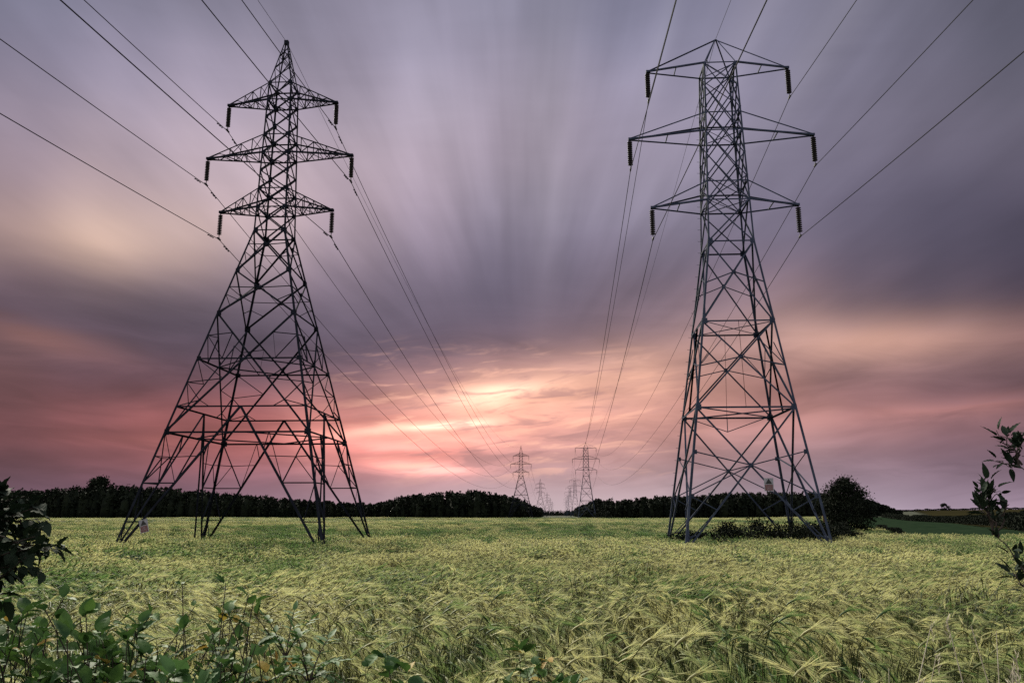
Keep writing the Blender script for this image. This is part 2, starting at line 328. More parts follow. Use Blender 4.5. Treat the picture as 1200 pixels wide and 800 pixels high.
# ------------------------------------------------------------------ pylons
def corner(w, i): return ((-1, -1), (1, -1), (1, 1), (-1, 1))[i][0] * w, ((-1, -1), (1, -1), (1, 1), (-1, 1))[i][1] * w
FN = [Vector((0, -1, 0)), Vector((1, 0, 0)), Vector((0, 1, 0)), Vector((-1, 0, 0))]
class Tower:
    def __init__(s, prof): s.prof = prof
    def w(s, z): return float(np.interp(z, [p[0] for p in s.prof], [p[1] for p in s.prof]))
    def leg(s, i, z): x, y = corner(s.w(z), i); return Vector((x, y, z))
    def fp(s, k, t, z):
        a = s.leg(k, z); b = s.leg((k + 1) % 4, z); return a + (b - a) * ((t + 1) / 2)
def tower_x(T, mb, k, z0, z1, b, node=False):
    n = FN[k]
    p0, p1 = T.fp(k, -1, z0), T.fp(k, 1, z1); q0, q1 = T.fp(k, 1, z0), T.fp(k, -1, z1)
    mb.angle(p0 + n * .03, p1 + n * .03, b, n.cross(p1 - p0), e2=-n); mb.angle(q0 - n * b, q1 - n * b, b, n.cross(q1 - q0), e2=-n)
    w0, w1 = T.w(z0), T.w(z1); f = w0 / (w0 + w1); zc = z0 + (z1 - z0) * f
    c = T.fp(k, 0, zc)
    if node: mb.box(c - n * .02, n.cross(Vector((0, 0, 1))) * .13, Vector((0, 0, .16)), n * .012)
    return c, zc
def hor(T, mb, k, z, b, t0=-1, t1=1):
    mb.angle(T.fp(k, t0, z), T.fp(k, t1, z), b, (0, 0, -1), e2=-FN[k])
def gusset(T, mb, z, s=.16):
    for i in range(4):
        for k, sg in ((i, 1), ((i + 3) % 4, -1)):
            n = FN[k]; p = T.leg(i, z); d = T.fp(k, sg * -1 + sg * .0, z)
            tdir = (T.fp(k, 0, z) - p).normalized()
            mb.box(p + tdir * s * .8 + n * .035, tdir * s, Vector((0, 0, s * 1.15)), n * .012)
def insulator(L, rad, nd_):
    mb = MB(); n = 10
    prof = [(0, .03), (-.12, .03)]
    zz0 = -.15; st_ = (L - .45) / nd_
    for k in range(nd_):
        z = zz0 - k * st_
        prof += [(z, .05), (z - st_ * .25, rad), (z - st_ * .45, rad * .97), (z - st_ * .55, .055)]
    prof += [(-L + .28, .03), (-L + .1, .03), (-L + .08, .07), (-L, .07)]
    mb.tube([(0, 0, z) for z, r in prof], [r for z, r in prof], n)
    mb.box((0, 0, -L), (.05, 0, 0), (0, .28, 0), (0, 0, .05))
    return mb
def crossarm(T, root, side, zb, zt, L, steel, dense, insL, ztip=None, peak=None):
    ztip = ztip or zb; mb = MB(); tip = Vector((side * L, 0, ztip)); tipn = [tip + Vector((0, -.12, 0)), tip + Vector((0, .12, 0))]
    li = ((0, 3), (1, 2))[0 if side < 0 else 1]
    B = [T.leg(i, zb) for i in li]; U = [T.leg(i, zt) for i in li]
    bc = .13 if dense else .14
    for j in (0, 1):
        mb.angle(B[j], tipn[j], bc, (0, 0, 1), e2=(0, 1 if j == 0 else -1, 0))
        if peak is None: mb.angle(U[j], tipn[j] + Vector((0, 0, .06)), bc * .8, (0, 0, -1), e2=(0, 1 if j == 0 else -1, 0))
    if peak is not None: mb.angle(peak, tip + Vector((0, 0, .08)), .1, (0, 0, -1))
    lp = lambda a, b, t: a + (b - a) * t
    if dense:
        n = 5
        for j in (0, 1):
            for q in range(n):
                t0, t1 = q / n, (q + 1) / n
                a, b_ = (lp(B[j], tipn[j], t0), lp(U[j], tipn[j], t1)) if q % 2 else (lp(U[j], tipn[j], t0), lp(B[j], tipn[j], t1))
                mb.angle(a, b_, .065, (0, 1, 0))
                if q in (1, 2, 3): mb.angle(lp(B[j], tipn[j], t0), lp(U[j], tipn[j], t0), .06, (0, 1, 0))
        for q in range(6):
            t0, t1 = q / 6, (q + 1) / 6
            mb.angle(lp(B[q % 2], tipn[q % 2], t0), lp(B[1 - q % 2], tipn[1 - q % 2], t1), .065, (0, 0, 1))
            if q: mb.angle(lp(B[0], tipn[0], t0), lp(B[1], tipn[1], t0), .06, (0, 0, 1))
        for q in (1, 3): mb.angle(lp(U[0], tipn[0], q / 5), lp(U[1], tipn[1], q / 5), .055, (0, 0, 1))
    else:
        mb.angle(lp(B[0], tipn[0], .5), lp(B[1], tipn[1], .5), .08, (0, 0, 1))
    mb.box(tip + Vector((0, 0, .02)), (.17, 0, 0), (0, .16, 0), (0, 0, .09))
    arm = mb.build('crossarm', steel, root)
    ins = insulator(insL, .18 if dense else .21, 12).build('insulator_string', GLASS, arm, True); ins.location = tip + Vector((side * .06, 0, -.05))
    return arm
def bolts(T, i, leg, z0, z1, steel):
    me = None; z = z0; k = 0
    while z < z1:
        p = T.leg(i, z); sx, sy = corner(1, i)
        if me is None:
            mb = MB(); mb.tube([(0, 0, 0), (sx * .24, 0, 0), (sx * .245, 0, .03)], .014, 5); me = mb.mesh('climbing_step', steel)
        o = link('climbing_step', me, leg); o.location = p + Vector((0, 0, 0)); z += .95; k += 1
def legs(T, root, zs, b, steel, zpk):
    out = []
    for i in range(4):
        mb = MB(); sx, sy = corner(1, i)
        for a, c, bb in zip(zs[:-1], zs[1:], b): mb.angle(T.leg(i, a), T.leg(i, c), bb, (-sx, 0, 0), e2=(0, -sy, 0))
        out.append(mb.build('leg', steel, root))
        # concrete-capped stub at the ground
    return out
def sign(T, root, p, k, w, h, tilt=0.):
    n = FN[k]; e = Vector((0, 0, 1)).cross(n).normalized(); e = -e if False else e
    up = (Vector((0, 0, 1)) * math.cos(tilt) + e * math.sin(tilt)); ee = (e * math.cos(tilt) - Vector((0, 0, 1)) * math.sin(tilt))
    mb = MB(); mb.box(p, ee * w / 2, up * h / 2, n * .012); s_ = mb.build('warning_sign', SIGN_W, root)
    f = n * .0155
    mb = MB(); mb.box(p - up * h * .22 + f, ee * w * .40, up * h * .22, n * .003); mb.build('red_panel', SIGN_R, s_)
    mb = MB(); c = p + up * h * .24 + f; r = w * .42
    tri = [c + up * r * .75, c - up * r * .6 - ee * r * .85, c - up * r * .6 + ee * r * .85]
    mb.add([tuple(a + n * .004) for a in tri] + [tuple(a - n * .003) for a in tri], [(0, 1, 2), (5, 4, 3), (0, 3, 4, 1), (1, 4, 5, 2), (2, 5, 3, 0)]); mb.build('warning_triangle', SIGN_K, s_)
    mb = MB()
    for q in range(4): mb.box(p - up * h * (.08 + q * .09) + f + n * .005, ee * w * (.33 - .05 * (q % 2)), up * h * .012, n * .002)
    mb.build('lettering_strip', SIGN_W, s_)

XL, YL, XR_, YR = -21.785, 60., 13.098, 62.
def left_tower(root):
    T = Tower([(-.6, 7.126), (0, 6.981), (24.053, 1.187), (36.46, .889), (40.45, .10)])
    lg = legs(T, root, [-.6, 10.17, 24.05, 36.46, 40.45], [.17, .15, .13, .09], STEEL, 0)
    mb = MB()
    zA, zB, zC, zD, zE, zF, zW = 4.9, 8.36, 10.17, 13.67, 17.16, 20.61, 24.05
    for k in range(4):
        n = FN[k]
        apex = T.fp(k, 0, zC)
        for sg in (-1, 1):
            foot = T.fp(k, sg, .0)
            mb.angle(foot, apex, .15, n.cross(apex - foot), e2=-n)
            P = lambda z: foot + (apex - foot) * (z / zC)      # on the K diagonal
            Lg = lambda z: T.fp(k, sg, z)
            # redundant triangles between leg and diagonal
            mb.angle(Lg(zA), P(zA), .09, (0, 0, 1), e2=-n)
            mb.angle(Lg(zB), P(zA), .08, (0, 0, 1), e2=-n)
            mid = (Lg(zB) + P(zA)) / 2; mb.angle(Lg(6.7), mid, .065, (0, 0, 1), e2=-n); mb.angle(mid, Lg(zA), .065, (0, 0, 1), e2=-n)
            mb.angle(mid, P(6.7), .06, (0, 0, 1), e2=-n)
            mb.angle(Lg(2.4), P(2.4), .08, (0, 0, 1), e2=-n); mb.angle(P(2.4), Lg(zA), .07, (0, 0, 1), e2=-n); mb.angle(Lg(2.4), P(1.0), .06, (0, 0, 1), e2=-n)
            q = T.fp(k, sg * .45, zB); mb.angle(P(zA), q, .08, (0, 0, 1), e2=-n)
            mb.angle(q, P(zB * .86), .06, (0, 0, 1), e2=-n)
            # between zB and zD
            xb = T.fp(k, sg, zB); cross_, zc = None, None
            w0, w1 = T.w(zB), T.w(zE); f = w0 / (w0 + w1); zc = zB + (zE - zB) * f; c = T.fp(k, 0, zc)
            D = lambda t: xb + (c - xb) * t
            mb.angle(Lg(zC), D(.40), .07, (0, 0, 1), e2=-n); mb.angle(Lg(11.9), D(.40), .065, (0, 0, 1), e2=-n); mb.angle(Lg(11.9), D(.68), .065, (0, 0, 1), e2=-n); mb.angle(Lg(zD), D(.68), .065, (0, 0, 1), e2=-n)
            mb.angle(D(.40), T.fp(k, sg * .5, zC), .06, (0, 0, 1), e2=-n)
            xe = T.fp(k, sg, zE); E_ = lambda t: xe + (c - xe) * t
            mb.angle(Lg(15.42), E_(.48), .065, (0, 0, 1), e2=-n); mb.angle(E_(.48), T.fp(k, sg * .52, zD), .06, (0, 0, 1), e2=-n); mb.angle(Lg(15.42), T.fp(k, sg * .52, zD), .065, (0, 0, 1), e2=-n)
        hor(T, mb, k, zB, .14); hor(T, mb, k, zC, .12); hor(T, mb, k, zD, .12)
        tower_x(T, mb, k, zB, zE, .13, True)
        for za, zb_, b in ((zE, zF, .13), (zF, zW, .13)):
            c, zc = tower_x(T, mb, k, za, zb_, b, True)
            for sg in (-1, 1): mb.angle(T.fp(k, sg, (za + zc) / 2 + .5), (T.fp(k, sg, za) + c) / 2 + Vector((0, 0, .0)), .06, (0, 0, 1), e2=-n); mb.angle(T.fp(k, sg, zc + .1), c, .065, (0, 0, 1), e2=-n)
        lv = [24.05, 25.95, 27.48, 28.98, 30.47, 32.0, 33.5, 35.0, 36.46]
        for a, b_ in zip(lv[:-1], lv[1:]): tower_x(T, mb, k, a, b_, .10)
        for z in (24.05, 25.95, 27.48, 30.47, 32.0, 35.0, 36.46): hor(T, mb, k, z, .10)
        for a, b_ in ((36.46, 37.9), (37.9, 39.0), (39.0, 39.8)): tower_x(T, mb, k, a, b_, .065)
    # diaphragms
    for z in (zB, zD, 25.95, 30.47, 35.0):
        m = [T.fp(k, 0, z) for k in range(4)]
        for k in range(4): mb.angle(m[k], m[(k + 1) % 4], .10 if z < 20 else .06, (0, 0, 1))
    m = [T.fp(k, 0, zC) for k in range(4)]
    for k in range(4): mb.angle(m[k], T.leg(k, zC), .01, (0, 0, 1)) if False else None
    for z, s in ((24.05, .17), (25.95, .15), (27.48, .15), (28.98, .12), (30.47, .15), (32., .15), (33.5, .12), (35, .14), (36.46, .13), (20.61, .15), (17.16, .16), (8.36, .17), (13.67, .14)): gusset(T, mb, z, s)
    mb.build('lattice_bracing', STEEL, root)
    mb = MB(); mb.box((0, 0, 40.45), (.16, 0, 0), (0, .16, 0), (0, 0, .16)); mb.build('peak_cap', STEEL, root)
    for sg in (-1, 1):
        mb = MB(); x = sg * T.w(zC); mb.angle((x, 0, zC), (x, 0, -.6), .10, (1, 0, 0)); mb.build('hanger_post', STEEL, root)
    for zb, zt, L in ((35.0, 36.46, 4.312), (30.467, 32.0, 5.718), (25.95, 27.48, 4.356)):
        for sg in (-1, 1): crossarm(T, root, sg, zb, zt, L, STEEL, True, 2.1)
    return T, lg
def right_tower(root):
    T = Tower([(-.6, 4.994), (0, 4.813), (23.024, 1.687), (38.022, 1.233), (40.72, .06)])
    lg = legs(T, root, [-.6, 10.25, 23.02, 38.02, 40.72], [.18, .16, .135, .09], STEEL_R, 0)
    mb = MB()
    for k in range(4):
        n = FN[k]
        for z0, z1, b in ((.5, 10.25, .14), (10.25, 16.66, .13), (16.66, 23.02, .13)):
            c, zc = tower_x(T, mb, k, z0, z1, b, True)
            for sg in (-1, 1):
                zs_ = z0 + (z1 - z0) * .68
                mb.angle(c, T.fp(k, sg, zs_ if z0 < 10 else z0 + (z1 - z0) * .47), .085, (0, 0, 1), e2=-n)
                if z0 < 10:
                    mb.angle(c, T.fp(k, sg, 4.1), .085, (0, 0, 1), e2=-n)
                    lo = T.fp(k, sg, .5); m_ = lo + (c - lo) * .47
                    mb.angle(m_, T.fp(k, sg, 4.1), .075, (0, 0, 1), e2=-n); mb.angle(m_, T.fp(k, sg, 1.0), .07, (0, 0, 1), e2=-n)
                    l2 = lo + (c - lo) * .18; mb.angle(l2, T.fp(k, sg, 1.35), .08, (0, 0, 1), e2=-n)
                else:
                    lo = T.fp(k, sg, z0); m_ = lo + (c - lo) * .5
                    hi = T.fp(k, sg, z1); h_ = hi + (c - hi) * .5
                    if z0 < 16: mb.angle(h_, T.fp(k, sg, z0 + (z1 - z0) * .47), .06, (0, 0, 1), e2=-n)
            if 10 < z0 < 16:
                mb.angle(T.fp(k, 0, z1), T.fp(k, 0, z0), .08, (0, 0, 1), e2=-n)
        hor(T, mb, k, 23.02, .12); hor(T, mb, k, 16.66, .12); hor(T, mb, k, 10.25, .14)
        tower_x(T, mb, k, 23.02, 26.374, .11)
        lv = [26.374, 28.3, 30.24, 32.178, 34.1, 36.05, 38.022]
        for q in range(len(lv) - 2): tower_x(T, mb, k, lv[q], lv[q + 2], .10)
        tower_x(T, mb, k, lv[0], lv[1], .08); tower_x(T, mb, k, lv[-2], lv[-1], .08)
        for z in (26.374, 27.9, 32.178, 33.7, 38.022): hor(T, mb, k, z, .11)
        hor(T, mb, k, 36.6, .12) if False else None
    for z, b in ((10.25, .10), (16.66, .06), (26.374, .06), (32.178, .06), (38.02, .06)):
        if z == 10.25:
            mb.angle(T.leg(0, z), T.leg(2, z) , b, (0, 0, 1)); mb.angle(T.leg(1, z - .12), T.leg(3, z - .12), b, (0, 0, 1))
            mb.angle(T.fp(2, -.9, z), (0, T.w(z), z - 1.1), .07, (0, 0, 1)); mb.angle(T.fp(2, .9, z), (0, T.w(z), z - 1.1), .07, (0, 0, 1)); mb.angle((0, T.w(z), z), (0, T.w(z), z - 1.1), .07, (1, 0, 0))
        else: mb.angle(T.leg(0, z), T.leg(2, z), b, (0, 0, 1)); mb.angle(T.leg(1, z - .08), T.leg(3, z - .08), b, (0, 0, 1))
    for z, s in ((23.02, .17), (16.66, .18), (10.25, .18), (4.1, .13), (7.1, .13)): gusset(T, mb, z, s)
    mb.build('lattice_bracing', STEEL_R, root)
    pk = Vector((0, 0, 40.72))
    crossarm(T, root, -1, 38.022, 38.0, 5.536, STEEL_R, False, 2.5, peak=pk); crossarm(T, root, 1, 38.022, 38.0, 5.536, STEEL_R, False, 2.5, peak=pk)
    for zb, zt, L in ((32.178, 33.7, 7.132), (26.374, 27.9, 5.561)):
        for sg in (-1, 1): crossarm(T, root, sg, zb, zt, L, STEEL_R, False, 2.5)
    mb = MB(); mb.tube([(.9 * -1.1, -1.0, 38.6), (-.9, -1.0, 38.1), (-1.0, -1.05, 37.6)], .03, 5); mb.build('earth_clamp', STEEL_R, root)
    return T, lg

gL = 'pylons of the left power line'; gR = 'pylons of the right power line'
tl = empty('transmission_pylon', (XL, YL, 0), 'tall narrow-topped lattice pylon with wide splayed legs, nearest on the left', 'pylon', gL)
TL, lgL = left_tower(tl)
tr = empty('transmission_pylon', (XR_, YR, 0), 'tall square-bodied lattice pylon with long flat arms, nearest on the right', 'pylon', gR)
TR, lgR = right_tower(tr)
SNAP = list(COL.objects)
farL = [(466, -21.4, 'second pylon of the left line, standing before the dark wood'), (897, -20.6, 'third pylon of the left line, small in the gap of the wood'),
        (1420, -21.4, 'fourth pylon of the left line, tiny and pale near the horizon'), (1900, -21.8, 'fifth pylon of the left line, a faint mark above the gap'), (2400, -21.8, 'last and faintest pylon of the left line at the horizon')]
farR = [(450, 14.2, 'second pylon of the right line, standing at the edge of the wood'), (880, 15.9, 'third pylon of the right line, small in the gap of the wood'),
        (1130, 13.6, 'fourth pylon of the right line, tiny beside the third one'), (1560, 14.6, 'fifth pylon of the right line, a faint mark near the horizon'), (2050, 15., 'last and faintest pylon of the right line at the horizon')]
for src, lst in ((tl, farL), (tr, farR)):
    for y, x, lb in lst:
        c = copy_tree(src); c.location = (x, y, float(ground(x, y))); c['label'] = lb
# right pylon: climbing steps on its far left leg; warning signs on both near pylons
bolts(TR, 3, lgR[3], 3.2, 36, STEEL_R)
p0 = TR.fp(0, 1, .5); c_ = TR.fp(0, -1, 10.25)
sign(TR, tr, Vector((1.0, -TR.w(4.9) - .22, 4.85)), 0, .62, .86)
sign(TL, tl, Vector((-5.0, -TL.w(1.6) - .1, 2.15)), 0, .56, .84, -.25)
mb = MB(); mb.box(TR.leg(1, 2.6) + Vector((.02, -.06, 0)), (.1, 0, 0), (0, .01, 0), (-.03, 0, .22)); mb.build('rusty_plate', RUST, tr)

# ------------------------------------------------------------------ overhead lines
TIPL = [('top', 35.0, 4.312), ('middle', 30.467, 5.718), ('bottom', 25.95, 4.356)]
TIPR = [('top', 38.022, 5.536), ('middle', 32.178, 7.132), ('bottom', 26.374, 5.561)]
def wire(p, q, sag, rad, label, group, damp=False, n=70, name='power_line_wire'):
    o = empty(name, p, label, 'power line', group); p = Vector(p); q = Vector(q); pts = []
    f = lambda t: (q - p) * t + Vector((0, 0, -4 * sag * t * (1 - t)))
    for i in range(n + 1):
        t = i / n; t = t * t * (3 - 2 * t) * .35 + t * .65; pts.append(f(t))
    mb = MB(); mb.tube(pts, rad, 6); mb.build('conductor', WIRE, o)
    if damp:
        L = (q - p).length
        for d in ((1.25, 1.75) if True else ()):
            t = d / L; c = f(t); dr = (f(t + .001) - f(t)).normalized(); mb = MB()
            c2 = c + Vector((0, 0, -.11)); mb.tube([c, c2], .02, 5); mb.tube([c2 - dr * .19, c2 + dr * .19], .012, 5)
            for s_ in (-1, 1): mb.tube([c2 + dr * s_ * .13, c2 + dr * s_ * .23], .05, 6)
            mb.build('vibration_damper', STEEL, o)
    return o
gw = 'wires of the twin power lines'
def line(side, pts, tips, insL, peakz, sags, damp):
    for s in range(len(pts) - 1):
        (x0, y0, z0), (x1, y1, z1) = pts[s], pts[s + 1]
        where = (('coming over the camera to the nearest %s pylon', 'running from the nearest to the second %s pylon', 'running from the second to the third %s pylon')[s]) % side
        for nm, z, L in tips:
            for sg in (-1, 1):
                a = (x0 + sg * (L + .06), y0, z0 + z - insL - .08); b = (x1 + sg * (L + .06), y1, z1 + z - insL - .08)
                lb = '%s %s arm wire %s' % (nm, 'left' if sg < 0 else 'right', where)
                if s == 0: a, b = b, a          # start at the near pylon
                wire(a, b, sags[s], .026, lb, gw, damp and s < 2)
        a = (x0, y0, z0 + peakz); b = (x1, y1, z1 + peakz)
        if s == 0: a, b = b, a
        wire(a, b, sags[s] * .9, .016, 'thin earth wire at the peak %s' % where, gw)
g_ = lambda x, y: float(ground(x, y))
line('left', [(XL, YL - 400, 0), (XL, YL, 0), (-21.4, 466, g_(-21.4, 466)), (-20.6, 897, g_(-20.6, 897))], TIPL, 2.1, 40.5, (10, 12, 12), True)
line('right', [(XR_, YR - 400, 0), (XR_, YR, 0), (14.2, 450, g_(14.2, 450)), (15.9, 880, g_(15.9, 880))], TIPR, 2.5, 40.72, (10, 11, 12), False)

# ------------------------------------------------------------------ trees and woods
LEAFD = mat('dark_foliage', (.005, .008, .004), .9, (.010, .014, .006), .4, spec=.15)
LEAFC = mat('conifer_foliage', (.004, .006, .004), .9, (.007, .010, .005), .3, spec=.1)
BARK = mat('bark', (.02, .017, .014), .9, (.035, .03, .025), 4., bump=.5)
def cards(P, size, rng, aspect=1.):
    """one leaf-like quad per point, random orientation"""
    n = len(P); a = rng.normal(size=(n, 3)); a /= np.linalg.norm(a, axis=1)[:, None]; b = rng.normal(size=(n, 3)); b -= a * (a * b).sum(1)[:, None]; b /= np.linalg.norm(b, axis=1)[:, None]
    s = (np.broadcast_to(size, (n,)) * rng.uniform(.6, 1.3, n))[:, None]
    V = np.stack([P - a * s * .5, P + b * s * .28 * aspect, P + a * s * .5, P - b * s * .28 * aspect], 1).reshape(-1, 3)
    return V, np.arange(4 * n).reshape(n, 4)
def crown_pts(rng, n, h0, h1, rx, clumps, kind='round'):
    """points in leaf clumps spread over a crown"""
    C = []
    while len(C) < clumps:
        t = rng.rand(); z = h0 + (h1 - h0) * t
        rr = rx * (math.sqrt(max(0, 1 - (2 * t - .9) ** 2)) if kind == 'round' else (1 - t) ** .85 + .04)
        a = rng.rand() * 6.283; q = rr * (.45 + .55 * math.sqrt(rng.rand())) * rng.uniform(.68, 1.22)
        C.append((q * math.cos(a), q * math.sin(a), z))
    C = np.array(C); idx = rng.randint(0, clumps, n); sc = (rx * .15 if kind == 'round' else rx * .15) + .06
    return C[idx] + rng.normal(size=(n, 3)) * np.array([sc, sc, sc * .75]), C
TOPY = [(-60, 578), (0, 577), (50, 574), (100, 572), (150, 571), (200, 574), (250, 578), (300, 582), (350, 587), (400, 589), (440, 592), (455, 588), (480, 582), (520, 578.5), (560, 577), (600, 582), (618, 588), (628, 597), (640, 602),
        (672, 602), (690, 598), (710, 590), (740, 586), (780, 583), (850, 580), (920, 579), (960, 581), (1000, 586), (1030, 596), (1045, 601)]
def wood(name, px0, px1, label, seed, y0=492, rows=5, dy=6.5, step=3.2, extra=()):
    rng = np.random.RandomState(seed); Vs = []; Fs = []; M_ = []; off = 0
    def tree(x, y, h, con):
        nonlocal off
        z = g_(x, y); n = 190 if con else 210
        rx = h * (.20 if con else .30) * rng.uniform(.8, 1.15)
        P, C = crown_pts(rng, n, h * .08, h, rx, 26, 'cone' if con else 'round'); V, Fc = cards(P + (x, y, z), 1.25 if con else 1.45, rng, 1.4)
        Vs.append(V); Fs.append(Fc + off); M_.append(np.full(len(Fc), int(con))); off += len(V)
        # solid heart of the crown and trunk as one tapered prism
        k = 6; ang = np.arange(k) * 2 * math.pi / k
        prof = [(0, .12), (.1, rx * .7), (.4, rx * .62), (.75, rx * (.25 if con else .5)), (.97, .05)]
        V = np.array([[x + r * math.cos(t) , y + r * math.sin(t), z + h * q] for q, r in prof for t in ang])
        Fc = np.array([[i * k + j, i * k + (j + 1) % k, (i + 1) * k + (j + 1) % k, (i + 1) * k + j] for i in range(4) for j in range(k)])
        Vs.append(V); Fs.append(Fc + off); M_.append(np.full(len(Fc), int(con))); off += len(V)
    for r in range(rows):
        Yr = y0 + r * dy; x = (px0 - 657) / F * Yr; x1 = (px1 - 657) / F * Yr
        while x < x1:
            y = Yr + rng.uniform(-2.5, 2.5); px = 657 + x / y * F * 1.0
            ty = np.interp(px, [p[0] for p in TOPY], [p[1] for p in TOPY])
            h = ((603 - ty) / F * y + 2.85 - g_(x, y)) * (rng.uniform(.93, 1.05) if r else rng.uniform(.6, .98))
            if h > 2: tree(x, y, h, rng.rand() < .38)
            x += step * rng.uniform(.6, 1.4)
    for x, y, h in extra: tree(x, y, h * rng.uniform(.85, 1.1), rng.rand() < .6)
    me = npmesh(name, np.concatenate(Vs), np.concatenate(Fs), [LEAFD, LEAFC], np.concatenate(M_))
    return tag(link(name, me), label, 'wood', kind='stuff')
ex = [(-31 - rng_, y, 13) for y in range(540, 1500, 14) for rng_ in (0, 7)]
exr = [(26 + q, y, 13) for y in range(540, 1500, 14) for q in (0, 7)]
wood('left_wood', -70, 440, 'long low dark wood behind the left pylon', 11)
wood('middle_wood', 436, 634, 'dark domed wood left of the gap with the small pylons', 12, extra=ex)
wood('right_wood', 682, 1042, 'dark even wood behind the right pylon', 13, extra=exr)
rng = np.random.RandomState(3)
fx = [(x, 2500 + rng.uniform(-60, 60), 15) for x in np.arange(-170, 190, 3.2)]
wood('far_wood', 0, 0, 'thin dark line of wood at the end of the gap', 14, rows=0, extra=fx)

def tree_obj(name, label, cat, base, h, rx, n, leaf, seed, h0=.12, clumps=60, trunk_r=.16, group=None, m=LEAFD, limbs=9):
    rng = np.random.RandomState(seed); t = empty(name, base, label, cat, group)
    P, C = crown_pts(rng, n, h * h0, h * .96, rx, clumps); V, Fc = cards(P, leaf, rng, 1.3)
    link('crown', npmesh('crown', V, Fc, m), t)
    mb = MB(); mb.tube([(0, 0, -.3), (.05, .02, h * .25), (-.04, .05, h * .55), (.05, 0, h * .85)], [trunk_r, trunk_r * .8, trunk_r * .5, trunk_r * .15], 8)
    for k in range(limbs):
        c = C[rng.randint(len(C))]; z0 = max(.3, c[2] * .45); mb.tube([(0, 0, z0), (c[0] * .5, c[1] * .5, (z0 + c[2]) * .5), tuple(c)], [trunk_r * .4, trunk_r * .25, trunk_r * .06], 5)
    mb.build('trunk', BARK, t, True); return t
def gp(px, Y):
    p = at(px, 603, Y); return (p.x, Y, g_(p.x, Y))
tree_obj('round_tree', 'dark bushy tree standing alone right of the right pylon', 'tree', gp(991, 108), 7.3, 2.75, 19000, .22, 21, .04, 140)
tree_obj('round_tree', 'lone domed tree rising above the long wood on the left', 'tree', gp(113, 508), 26.5, 7.6, 5000, 1.1, 22, .35, 60, .5)
tree_obj('round_tree', 'tiny round tree on the ridge skyline at the right', 'tree', gp(1108, 640), 5.2, 3.2, 900, .7, 23, .1, 30, .2)
# bushes under the right pylon
gb = 'bushes growing round the feet of the right pylon'
for k, (px, Y, h, rx, lb) in enumerate([(853, 64.5, 2.0, 1.9, 'leftmost low bush between the feet of the right pylon'), (888, 66, 2.25, 2.3, 'broad dark bush under the middle of the right pylon'),
        (925, 65, 2.05, 2.0, 'dark bush before the far right foot of the right pylon'), (958, 66.5, 2.1, 1.9, 'rounded bush behind the near right foot of the right pylon'),
        (806, 64, 1.35, 1.7, 'thin low scrub bush round the left feet of the right pylon'), (985, 72, 1.9, 1.6, 'outermost bush between the right pylon and lone tree')]):
    tree_obj('bramble_bush', lb, 'bush', gp(px, Y), h, rx, 5200, .15, 30 + k, .0, 60, .05, gb)
# small bush at the second right pylon
tree_obj('bramble_bush', 'small dark bush at the foot of the second right pylon', 'bush', gp(707, 447), 4.6, 5.5, 1500, .7, 45, 0, 40, .1)
def hedge(name, label, path, n, leaf, seed, w=3.5, m=LEAFD, kind=None):
    """overgrown hedge of leaf cards along (x, y, height) points"""
    rng = np.random.RandomState(seed); P_ = np.array(path, float); sg = np.linalg.norm(np.diff(P_[:, :2], axis=0), axis=1); cum = np.concatenate([[0], np.cumsum(sg)])
    q = rng.rand(n) * cum[-1]; p = np.stack([np.interp(q, cum, P_[:, k]) for k in (0, 1)], -1); hh = np.interp(q, cum, P_[:, 2]) * (.74 + .5 * vn(q * .3, q * 0 + seed))
    u = np.sqrt(rng.rand(n)); a = rng.rand(n) * 6.283; r_ = np.sqrt(rng.rand(n)) * w * .5 * (1.1 - .5 * u); p = p + np.stack([np.cos(a), np.sin(a)], -1) * r_[:, None]
    P = np.stack([p[:, 0], p[:, 1], ground(p[:, 0], p[:, 1]) + hh * u], -1); V, Fc = cards(P, leaf, rng, 1.4); o = link(name, npmesh(name, V, Fc, m)); return tag(o, label, 'hedge', kind=kind)
hedge('field_hedge', 'dark overgrown hedge beyond the green field on the right', [(58, 98, 3.1), (64, 115, 3.0), (100, 197, 2.7), (123, 270, 2.1), (138, 340, 2.2), (168, 450, 2.2)], 90000, .36, 51)
hedge('ridge_hedge', 'thin low hedge along the ridge skyline on the right', [(150, 640, 1.2), (420, 640, 2.0)], 9000, .8, 52, 2.5)
hedge('scrub_strip', 'rough dark scrub between barley and green field', [(34, 86, .9), (41, 106, 1.1), (48, 131, 1.5)], 12000, .15, 53, 1.6)

